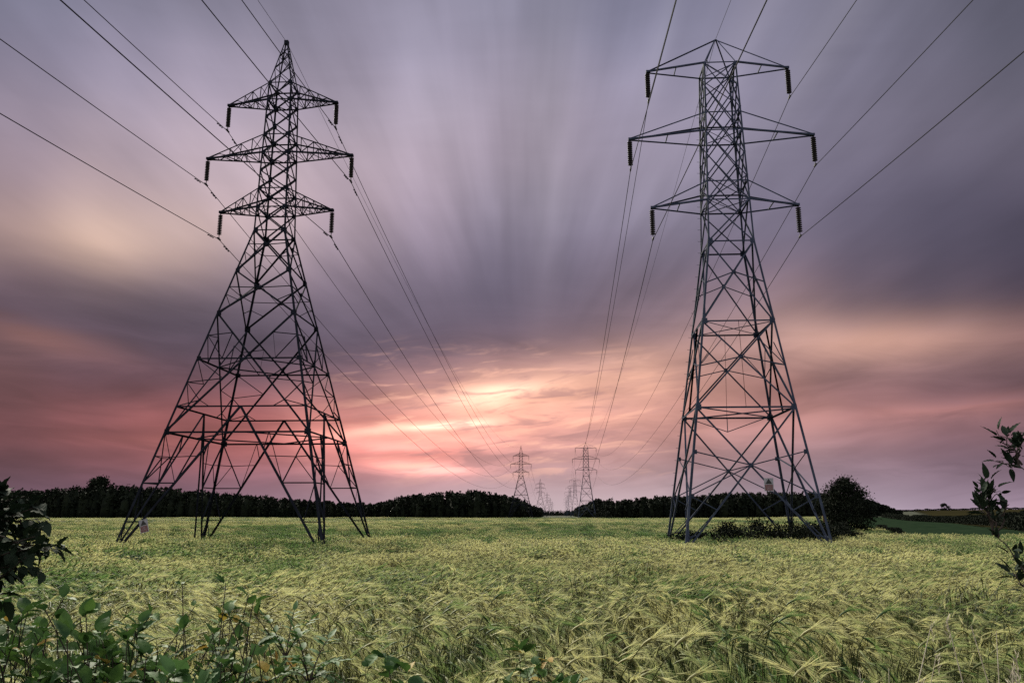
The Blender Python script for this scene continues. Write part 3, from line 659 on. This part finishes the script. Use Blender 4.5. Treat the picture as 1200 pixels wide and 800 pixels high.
# ------------------------------------------------------------------ barley
AWN = mat('barley_awn', (.19, .33, .085), .6, attr='tint', acol=(.84, .81, .38), translucent=.42, spec=.15)
EAR = mat('barley_ear', (.045, .085, .022), .6, attr='tint', acol=(.30, .28, .11), translucent=.1)
STALK = mat('barley_stalk', (.016, .036, .008), .6, attr='tint', acol=(.062, .062, .018), translucent=.15)
def plant(rng, V, Fq, Mi, ox, oy, wide, awns, segs, leaves, upright=.0, hs=1.):
    h = rng.uniform(.66, .92) * hs; a = rng.normal(0, .5) + (math.pi if rng.rand() < .10 else 0); dx, dy = math.cos(a), math.sin(a)
    lean = rng.uniform(.02, .14); nod = rng.uniform(-.1, 1.55) if rng.rand() > upright else rng.uniform(-1.3, 0)   # 0 = level, + = hanging
    pts = []; n = segs
    hb = h * rng.uniform(.86, .94)
    for i in range(n + 1):
        t = i / n; pts.append((ox + dx * lean * t * t, oy + dy * lean * t * t, hb * t))
    # neck
    ang = math.pi / 2 - .25; x = lean; z = hb; stp = (h - hb) / 2 + .012
    for i in range(3):
        ang += (-nod - ang) * (.45 if i < 2 else .5); x += math.cos(ang) * stp; z += math.sin(ang) * stp; pts.append((ox + dx * x, oy + dy * x, z))
    sw = .0022 * wide
    sx, sy = -dy, dx
    def ribbon(ps, ws, m):
        o = len(V)
        for (a_, b_, c_), w_ in zip(ps, ws): V.append((a_ + sx * w_, b_ + sy * w_, c_)); V.append((a_ - sx * w_, b_ - sy * w_, c_))
        for i in range(len(ps) - 1): Fq.append((o + 2 * i, o + 2 * i + 1, o + 2 * i + 3, o + 2 * i + 2)); Mi.append(m)
    ribbon(pts, [sw] * len(pts), 2)
    if wide < 1.5:   # crossed ribbon so that the stem has body from the side
        o = len(V)
        for (a_, b_, c_) in pts: V.append((a_ + dx * sw, b_ + dy * sw, c_)); V.append((a_ - dx * sw, b_ - dy * sw, c_))
        for i in range(len(pts) - 1): Fq.append((o + 2 * i, o + 2 * i + 1, o + 2 * i + 3, o + 2 * i + 2)); Mi.append(2)
    # ear
    el_ = rng.uniform(.08, .11); ex, ez = x, z; ears = []
    ea = ang
    for i in range(5):
        ears.append((ex, ez, ea)); ea -= .14; ex += math.cos(ea) * el_ / 4; ez += math.sin(ea) * el_ / 4
    rr = [.0035, .0075, .008, .006, .002]; o = len(V); K = 4 if wide < 1.5 else 3
    for (qx, qz, qa), r_ in zip(ears, rr):
        r_ *= (1 + (wide - 1) * .7)
        for k in range(K):
            th = 2 * math.pi * k / K; u_ = math.cos(th) * r_; v_ = math.sin(th) * r_ * .8
            V.append((ox + dx * (qx - math.sin(qa) * v_) + sx * u_, oy + dy * (qx - math.sin(qa) * v_) + sy * u_, qz + math.cos(qa) * v_))
    for i in range(4):
        for k in range(K): Fq.append((o + i * K + k, o + i * K + (k + 1) % K, o + (i + 1) * K + (k + 1) % K, o + (i + 1) * K + k)); Mi.append(1)
    # awns
    for k in range(awns):
        i = rng.randint(0, 5); qx, qz, qa = ears[i]; aa = qa + rng.normal(0, .13) - .05; ss = rng.normal(0, .14); L = rng.uniform(.09, .135)
        w_ = .0013 * wide ** 1.15; bx = math.cos(aa); bz = math.sin(aa)
        p0 = (ox + dx * qx, oy + dy * qx, qz); droop = rng.uniform(.0, .22)
        def pt(t): return (p0[0] + (dx * bx + sx * ss) * L * t, p0[1] + (dy * bx + sy * ss) * L * t, p0[2] + (bz - droop * t) * L * t)
        wx, wy, wz = rng.normal(size=3); wl = math.sqrt(wx * wx + wy * wy + wz * wz) + 1e-6; wx, wy, wz = wx / wl * w_, wy / wl * w_, wz / wl * w_
        m1 = pt(.5); e1 = pt(1); o = len(V)
        V.extend([(p0[0] + wx, p0[1] + wy, p0[2] + wz), (p0[0] - wx, p0[1] - wy, p0[2] - wz), (m1[0] + wx * .8, m1[1] + wy * .8, m1[2] + wz * .8), (m1[0] - wx * .8, m1[1] - wy * .8, m1[2] - wz * .8),
                  (e1[0] + wx * .15, e1[1] + wy * .15, e1[2] + wz * .15), (e1[0] - wx * .15, e1[1] - wy * .15, e1[2] - wz * .15)])
        Fq.append((o, o + 1, o + 3, o + 2)); Fq.append((o + 2, o + 3, o + 5, o + 4)); Mi += [0, 0]
    for k in range(leaves):
        z0 = rng.uniform(.25, .62) * h; a2 = rng.rand() * 6.283; L = rng.uniform(.12, .24); w_ = rng.uniform(.004, .007) * (1 + (wide - 1) * .5); o = len(V)
        lx, ly = math.cos(a2), math.sin(a2)
        for i, t in enumerate((0, .33, .66, 1)):
            r_ = L * t * .7; zz_ = z0 + L * (1.0 * t - 1.15 * t * t); ww = w_ * (.7, 1, .8, .05)[i]
            V.append((ox + lx * r_ - ly * ww, oy + ly * r_ + lx * ww, zz_)); V.append((ox + lx * r_ + ly * ww, oy + ly * r_ - lx * ww, zz_))
        for i in range(3): Fq.append((o + 2 * i, o + 2 * i + 1, o + 2 * i + 3, o + 2 * i + 2)); Mi.append(2)
def clump(seed, count, rad, wide, awns, segs, leaves, upright, hs=1.):
    rng = np.random.RandomState(seed); V = []; Fq = []; Mi = []
    for i in range(count): plant(rng, V, Fq, Mi, rng.uniform(-rad, rad), rng.uniform(-rad, rad), wide, awns, segs, leaves, upright, hs)
    return npmesh('barley_plants', V, Fq, [AWN, EAR, STALK], Mi)
protos = bpy.data.collections.new('barley_prototypes')
LOD = [dict(count=6, rad=.11, wide=1., awns=22, segs=4, leaves=2, upright=.08), dict(count=9, rad=.17, wide=1.7, awns=14, segs=3, leaves=2, upright=.3),
       dict(count=16, rad=.28, wide=3.2, awns=8, segs=2, leaves=1, upright=.5), dict(count=40, rad=.6, wide=4.6, awns=7, segs=1, leaves=1, upright=.55)]
NV = 6
for l_, kw in enumerate(LOD):
    for k in range(NV):
        o = bpy.data.objects.new('barley_%02d' % (l_ * NV + k), clump(100 + l_ * 10 + k, **kw)); protos.objects.link(o)
rng = np.random.RandomState(8); PP = []; II = []; TT = []; SS = []; RR = []
def scatter(y0, y1, dens, lod, sxy, marg=1.08):
    # wedge in front of the camera, a little wider than its view
    a0, a1 = math.tan(R(-38.5)), math.tan(R(33))
    area = (a1 - a0) * (y1 * y1 - y0 * y0) / 2; n = int(area * dens)
    y = np.sqrt(rng.uniform(y0 * y0, y1 * y1, n)); x = y * rng.uniform(a0, a1, n)
    if lod < 2: x2 = rng.uniform(-5.5, 5.5, int(dens * 11 * (min(y1, 9) - y0)) if y0 < 9 else 0); y2 = rng.uniform(y0, min(y1, 9), len(x2)); k2 = (x2 / np.maximum(y2, .1) < a0) | (x2 / np.maximum(y2, .1) > a1); x = np.concatenate([x, x2[k2]]); y = np.concatenate([y, y2[k2]])
    keep = (y < 80) | (x < barley_edge(y)); x, y = x[keep], y[keep]
    # gaps and dips of shorter crop
    pat = fbm(x * .06 + 9, y * .022, 3); streak = fbm(x * .022 + 40, y * .055 + 7, 3)
    shaded_dips = ((streak > .525) & (y > 72) & (y < 270)) | ((fbm(x * 1.1, y * .8 + 50, 3) > .62) & (y < 60))
    sz = rng.uniform(.9, 1.1, len(x)) * np.where(shaded_dips, np.where(y > 60, rng.uniform(.1, .38, len(x)), rng.uniform(.2, .65, len(x))), 1) * (1 + (fbm(x * .9, y * .7, 3) - .5) * .8)
    tint = np.clip((pat - .5) * 2.6 + .42 + rng.normal(0, 1, len(x)) * np.interp(y, [0, 30, 70], [.24, .18, .09]) + (fbm(x * .9, y * .45 + 3, 3) - .5) * 3.0 + (fbm(x * .25, y * .16 + 33, 3) - .5) * 1.2 - .08 + sst(y, 26, 60) * .05 + sst(y, 100, 260) * .30 - sst(y, 60, 80) * .06, 0, 1)
    tint = np.where(shaded_dips, tint * .1, tint)  # shade of the rolling crop put into its tint
    z = ground(x, y); PP.append(np.stack([x, y, z], -1)); II.append(lod * NV + rng.randint(0, NV, len(x))); TT.append(tint)
    SS.append(np.stack([np.full(len(x), sxy) * rng.uniform(.9, 1.1, len(x))] * 2 + [sz], -1)); RR.append(np.stack([rng.normal(0, .04, len(x)), rng.normal(0, .04, len(x)), rng.normal(0.0, .28, len(x)) + (fbm(x * .45, y * .35 + 20, 3) - .5) * 3.6], -1))
scatter(2.7, 7, 19, 0, 1.2); scatter(7, 13, 24, 0, 1.25); scatter(13, 30, 17, 1, 1.3); scatter(30, 66, 11, 2, 1.1); scatter(66, 190, 2.8, 3, 1.); scatter(190, 489, .7, 3, 2.)
PP, II, TT, SS, RR = map(np.concatenate, (PP, II, TT, SS, RR))
pm = bpy.data.meshes.new('barley_crop'); pm.vertices.add(len(PP)); pm.vertices.foreach_set('co', PP.astype(np.float32).ravel())
for nm, tp, arr in (('idx', 'INT', II.astype(np.int32)), ('tint', 'FLOAT', TT.astype(np.float32))):
    pm.attributes.new(nm, tp, 'POINT').data.foreach_set('value', arr)
for nm, arr in (('scl', SS), ('rot', RR)): pm.attributes.new(nm, 'FLOAT_VECTOR', 'POINT').data.foreach_set('vector', arr.astype(np.float32).ravel())
barley = link('barley_crop', pm); tag(barley, 'ripening green and gold barley filling the whole field', 'barley', kind='stuff')
gn = bpy.data.node_groups.new('barley_scatter', 'GeometryNodeTree')
gn.interface.new_socket('Geometry', in_out='INPUT', socket_type='NodeSocketGeometry'); gn.interface.new_socket('Geometry', in_out='OUTPUT', socket_type='NodeSocketGeometry')
gi = gn.nodes.new('NodeGroupInput'); go = gn.nodes.new('NodeGroupOutput'); m2p = gn.nodes.new('GeometryNodeMeshToPoints'); iop = gn.nodes.new('GeometryNodeInstanceOnPoints'); ci = gn.nodes.new('GeometryNodeCollectionInfo')
ci.inputs['Collection'].default_value = protos; ci.inputs['Separate Children'].default_value = True; ci.inputs['Reset Children'].default_value = True
def na(nm, tp):
    n = gn.nodes.new('GeometryNodeInputNamedAttribute'); n.data_type = tp; n.inputs['Name'].default_value = nm; return n.outputs['Attribute']
gn.links.new(gi.outputs[0], m2p.inputs['Mesh']); gn.links.new(m2p.outputs[0], iop.inputs['Points']); gn.links.new(ci.outputs[0], iop.inputs['Instance'])
iop.inputs['Pick Instance'].default_value = True
gn.links.new(na('idx', 'INT'), iop.inputs['Instance Index']); gn.links.new(na('rot', 'FLOAT_VECTOR'), iop.inputs['Rotation']); gn.links.new(na('scl', 'FLOAT_VECTOR'), iop.inputs['Scale'])
gn.links.new(iop.outputs[0], go.inputs[0])
md = barley.modifiers.new('scatter', 'NODES'); md.node_group = gn

# ------------------------------------------------------------------ foreground shrubs
LEAF1 = mat('shrub_leaf', (.028, .070, .022), .6, (.10, .19, .042), 16., spec=.12, translucent=.22)
LEAF2 = mat('dark_shrub_leaf', (.010, .018, .011), .75, (.020, .034, .018), 7., spec=.12, translucent=.08)
LEAF3 = mat('pale_ash_leaf', (.065, .14, .04), .6, (.09, .18, .055), 4., spec=.3, translucent=.3)
LEAFY = mat('yellowed_leaf', (.45, .33, .06), .6, (.36, .22, .05), 9., translucent=.25)
TWIG = mat('dark_twig', (.035, .026, .022), .8, (.055, .04, .03), 20.)
STRAW = mat('bleached_dry_grass', (.44, .38, .28), .7, (.58, .52, .42), 12., translucent=.15)
def leaf_add(mb, p, d, up, L, W, rng, m=0, n=9, fold=.35, curl=.5):
    d = d.normalized(); s = d.cross(up)
    if s.length < 1e-3: s = d.orthogonal()
    s.normalize(); u = s.cross(d).normalized(); V = []; cd_ = rng.uniform(.3, 1) * curl
    for i in range(n + 1):
        t = i / n; w = W * .5 * (math.sin(math.pi * t ** .72) ** .85 if 0 < t < 1 else 0.01)
        th = cd_ * t; c = p + d * (L * t * (1 - .12 * th)) - u * (L * .5 * th * t)
        v_ = (.0013 if i % 2 else -.0013) * (L / .07)
        V += [c - s * w + u * (w * fold + v_), c, c + s * w + u * (w * fold + v_)]
    Fs = []
    for i in range(n):
        a = i * 3; Fs += [(a, a + 1, a + 4, a + 3), (a + 1, a + 2, a + 5, a + 4)]
    mb.add([tuple(q) for q in V], Fs, m)
def shrub(name, label, tips, Yd, seed, leafL, m, nleaf=9, spread=.06, twig_r=.004, cat='shrub', group=None, down=.5, yellow=.0, leafW=.55, base=None, side=3, fork=None):
    """woody stems rising from one root to the given tip points, with leaf pairs along their upper part"""
    rng = np.random.RandomState(seed); T3 = [at(x, y, Yd + dy) for x, y, dy in tips]
    cx = sum(t.x for t in T3) / len(T3); b = Vector((cx, Yd + .1, g_(cx, Yd))) if base is None else Vector(base)
    root = empty(name, b, label, cat, group); st = MB(); lf = MB()
    def stem(p0, p1, r0, leaves, L):
        mid = (p0 + p1) / 2 + Vector(rng.normal(0, 1, 3)) * (p1 - p0).length * .15; pts = []
        for i in range(9):
            t = i / 8; pts.append(p0 * (1 - t) ** 2 + mid * 2 * t * (1 - t) + p1 * t * t + Vector(rng.normal(0, .003, 3)))
        st.tube(pts, [r0 * (1 - .75 * i / 8) for i in range(9)], 5)
        for k in range(leaves):
            t = 1 - (k / leaves) ** 1.1 * .62; i = min(7, int(t * 8)); f = t * 8 - i; c = pts[i] * (1 - f) + pts[i + 1] * f; ax = (pts[i + 1] - pts[i]).normalized()
            for sgn in (0, 1):
                a = rng.uniform(0, 6.28); o = ax.orthogonal().normalized(); o = Matrix.Rotation(a + sgn * math.pi, 3, ax) @ o
                d = o + ax * (1.1 if k < 2 else .45) + Vector((0, 0, -down * .5)); l = L * rng.uniform(.42, 1.2)
                leaf_add(lf, c + o * .006, d, Vector((0, 0, 1)) + Vector(rng.normal(0, .25, 3)), l, l * leafW, rng, 1 if rng.rand() < yellow else 0)
        return pts
    fk = Vector((0, 0, 0))
    if fork: fk = at(fork[0], fork[1], Yd) - b; stem(Vector((0, 0, 0)), fk, twig_r * 1.3, 2, leafL)
    for t in T3:
        q = t - b; pts = stem(fk, q, twig_r, nleaf, leafL)
        for k in range(side):
            i = rng.randint(4, 8); p = pts[i]; e = p + Vector((rng.normal(0, spread), rng.normal(0, spread), rng.uniform(-.01, spread)))
            stem(p, e, twig_r * .5, max(3, nleaf // 2), leafL * .9)
    st.build('stems', TWIG, root); lf.build('foliage', [m, LEAFY], root, True); return root
gs = 'shrubs in front of the barley'
def cloud(rng_seed, n, outline, y1, dd=.25):
    """tip points filling the area under an outline of (x, top y) points"""
    r = np.random.RandomState(rng_seed); out = []
    for i in range(n):
        x = r.uniform(outline[0][0], outline[-1][0]); top = np.interp(x, [p[0] for p in outline], [p[1] for p in outline])
        out.append((x, top + (y1 - top) * r.rand() ** 1.15, r.uniform(-dd, dd)))
    return out + [(x, y, 0) for x, y in outline[1:-1]]
shrub('hedge_shrub', 'tall dark shrub silhouetted at the left edge of the picture', cloud(1, 44, [(-70, 580), (2, 574), (12, 577), (30, 582), (42, 592), (52, 608), (50, 640), (52, 660)], 664, .15) + [(50, 668, 0), (40, 650, 0), (8, 700, .1)], 1.75, 61, .044, LEAF2, 9, .05, .004, group=gs, side=2, base=tuple(at(-170, 690, 1.75)))
shrub('leafy_shrub', 'green broad-leaved shrub in the bottom left corner', cloud(2, 52, [(-40, 700), (10, 728), (32, 716), (75, 703), (102, 720), (120, 745)], 830), 2.0, 62, .054, LEAF1, 12, .06, .0045, group=gs, yellow=.01, side=3)
shrub('leafy_shrub', 'low leafy shrub between the corner shrub and the forked one', cloud(3, 40, [(105, 740), (130, 728), (158, 735), (180, 718), (200, 745)], 830), 2.15, 63, .050, LEAF1, 11, .06, .004, group=gs, yellow=.02, side=3)
shrub('leafy_shrub', 'forked blue-green shrub rising highest against the barley, left of centre', [(214, 684, 0), (262, 682, .05), (290, 696, 0), (228, 712, 0), (300, 706, .1)] + cloud(4, 40, [(195, 745), (215, 725), (262, 715), (300, 722), (318, 760)], 825), 2.3, 64, .048, LEAF1, 9, .06, .0045, group=gs, yellow=.02, side=3)
shrub('leafy_shrub', 'small bright-leaved weed at the very bottom edge on the left', cloud(5, 9, [(178, 800), (200, 788), (225, 786), (250, 800)], 825, .1), 1.8, 65, .055, LEAF3, 6, .04, .003, group=gs)
shrub('twiggy_shrub', 'dark twig with pointed leaves standing at the right edge', [(1146, 572, 0), (1156, 562, .03), (1166, 568, 0), (1176, 586, 0), (1152, 590, 0)], 1.9, 66, .034, LEAF2, 5, .014, .0028, group='dark twigs at the right edge', base=tuple(at(1215, 730, 1.9)), leafW=.36, down=-.9, side=1, fork=(1168, 628))
shrub('twiggy_shrub', 'upper dark twig reaching in from the right edge against the sky', [(1166, 503, 0), (1178, 511, .02), (1192, 514, 0), (1170, 538, 0)], 1.9, 67, .034, LEAF2, 5, .012, .0026, group='dark twigs at the right edge', base=tuple(at(1245, 590, 1.9)), leafW=.36, down=-.7, side=1, fork=(1196, 545))
shrub('twiggy_shrub', 'low dark twig curving up at the right edge beside the dry grass', [(1182, 640, 0), (1196, 652, .02), (1188, 668, 0)], 1.95, 74, .032, LEAF2, 4, .012, .0026, group='dark twigs at the right edge', base=tuple(at(1235, 740, 1.9)), leafW=.36, down=-.7, side=1, fork=(1202, 690))
shrub('leafy_weed', 'low round-leaved weed at the bottom edge left of centre', cloud(6, 8, [(425, 780), (455, 768), (485, 780)], 815, .15), 2.9, 68, .062, LEAF1, 4, .05, .003, 'weed', 'weeds among the barley', leafW=.8, yellow=.08)
shrub('leafy_weed', 'dark green weed with broad leaves at the bottom edge, centre', cloud(7, 8, [(592, 775), (610, 758), (636, 775)], 815, .15), 3.0, 69, .06, LEAF1, 4, .05, .003, 'weed', 'weeds among the barley', leafW=.75, yellow=.1)
shrub('leafy_weed', 'ragged yellowing weed at the bottom edge below the forked shrub', cloud(9, 10, [(290, 790), (320, 775), (345, 785)], 820, .1), 2.4, 73, .045, LEAF1, 5, .04, .003, 'weed', 'weeds among the barley', leafW=.6, yellow=.5)
def pinnate(label, tip, base_px, Yd, seed, fr, m=LEAF3):
    rng = np.random.RandomState(seed); b = at(*base_px, Yd); root = empty('ash_seedling', b, label, 'seedling', 'ash seedlings in front of the barley'); st = MB(); lf = MB()
    gz = g_(b.x, Yd); st.tube([(0, 0, gz - b.z), (0, 0, 0)], [.006, .004], 5)
    for (x, y, dy) in fr:
        e = at(x, y, Yd + dy) - b; mid = e * .5 + Vector((0, 0, .03)); pts = [mid * 2 * t * (1 - t) + e * t * t for t in [i / 8 for i in range(9)]]
        st.tube(pts, [.003 - .002 * i / 8 for i in range(9)], 4)
        for i in (2, 4, 6, 7):
            ax = (pts[i] - pts[i - 1]).normalized(); sd_ = ax.cross(Vector((0, 0, 1))).normalized()
            for s_ in (-1, 1): leaf_add(lf, pts[i], sd_ * s_ + ax * .55 + Vector((0, 0, .1)), Vector((0, 0, 1)), .052 * rng.uniform(.8, 1.1), .019, rng, 0, 6, .2, .5)
        leaf_add(lf, pts[-1], ax, Vector((0, 0, 1)), .055, .018, rng, 0, 6, .2, .4)
    st.build('stems', TWIG, root); lf.build('foliage', m, root, True)
pinnate('seedling with pale feathered leaves at the bottom, left of centre', None, (362, 800), 2.3, 71, [(345, 738, 0), (385, 748, .1), (350, 770, -.1), (395, 775, 0), (338, 790, .05), (390, 795, 0)])
pinnate('taller yellow-green seedling behind the feathered one', None, (335, 770), 3.0, 72, [(310, 722, 0), (345, 715, .1), (365, 725, -.1), (318, 745, 0), (355, 742, 0)])
def drygrass(label, cx, cy, Yd, n, hgt, seed, sp=.12):
    rng = np.random.RandomState(seed); c = at(cx, cy, Yd); gz = g_(c.x, Yd); root = empty('dry_grass_tuft', (c.x, Yd, gz), label, 'dry grass', 'dry grass tufts in front of the barley'); top = c.z - gz
    me_ = MB()
    for i in range(n):
        a = rng.uniform(0, 6.28); r_ = rng.uniform(.0, sp); p0 = Vector((r_ * math.cos(a), r_ * math.sin(a), 0)); h = top * rng.uniform(.5, .96)
        lx = rng.normal(0, .14); ly = rng.normal(0, .1); pts = [p0 + Vector((lx * t * t, ly * t * t, h * t)) for t in (0, .3, .6, .85, 1)]
        if rng.rand() < .45:
            pts[3] = pts[2] + Vector((rng.normal(0, .08), rng.normal(0, .05), .04)); pts[4] = pts[3] + Vector((rng.normal(0, .1), 0, -.08))
        me_.tube(pts, [.0034, .003, .0026, .002, .001], 4)
        if rng.rand() < .7:      # dry seed head or torn blade
            e = pts[-1]
            for q in range(10): d = Vector((rng.normal(0, .5), rng.normal(0, .5), 1)); leaf_add(me_, e - Vector((0, 0, q * .008)), d, Vector((1, 0, 0)), .022, .005, rng, 0, 3, .2, .2)
        if rng.rand() < .7:
            k_ = rng.randint(1, 4); leaf_add(me_, pts[k_], Vector((rng.normal(0, 1), rng.normal(0, .6), rng.uniform(-.3, 1))), Vector((0, 0, 1)), rng.uniform(.08, .18), .014, rng, 0, 6, .4, 1.3)
    me_.build('blades', STRAW, root)
drygrass('bleached dry grass tuft at the lower right edge', 1172, 680, 2.6, 60, 1, 81, .12)
drygrass('dry grass tuft below the dark twig at right', 1150, 715, 2.9, 44, 1, 82, .14)
drygrass('pale dead grass stems standing alone, lower right of centre', 1003, 700, 3.1, 20, 1, 83, .07)
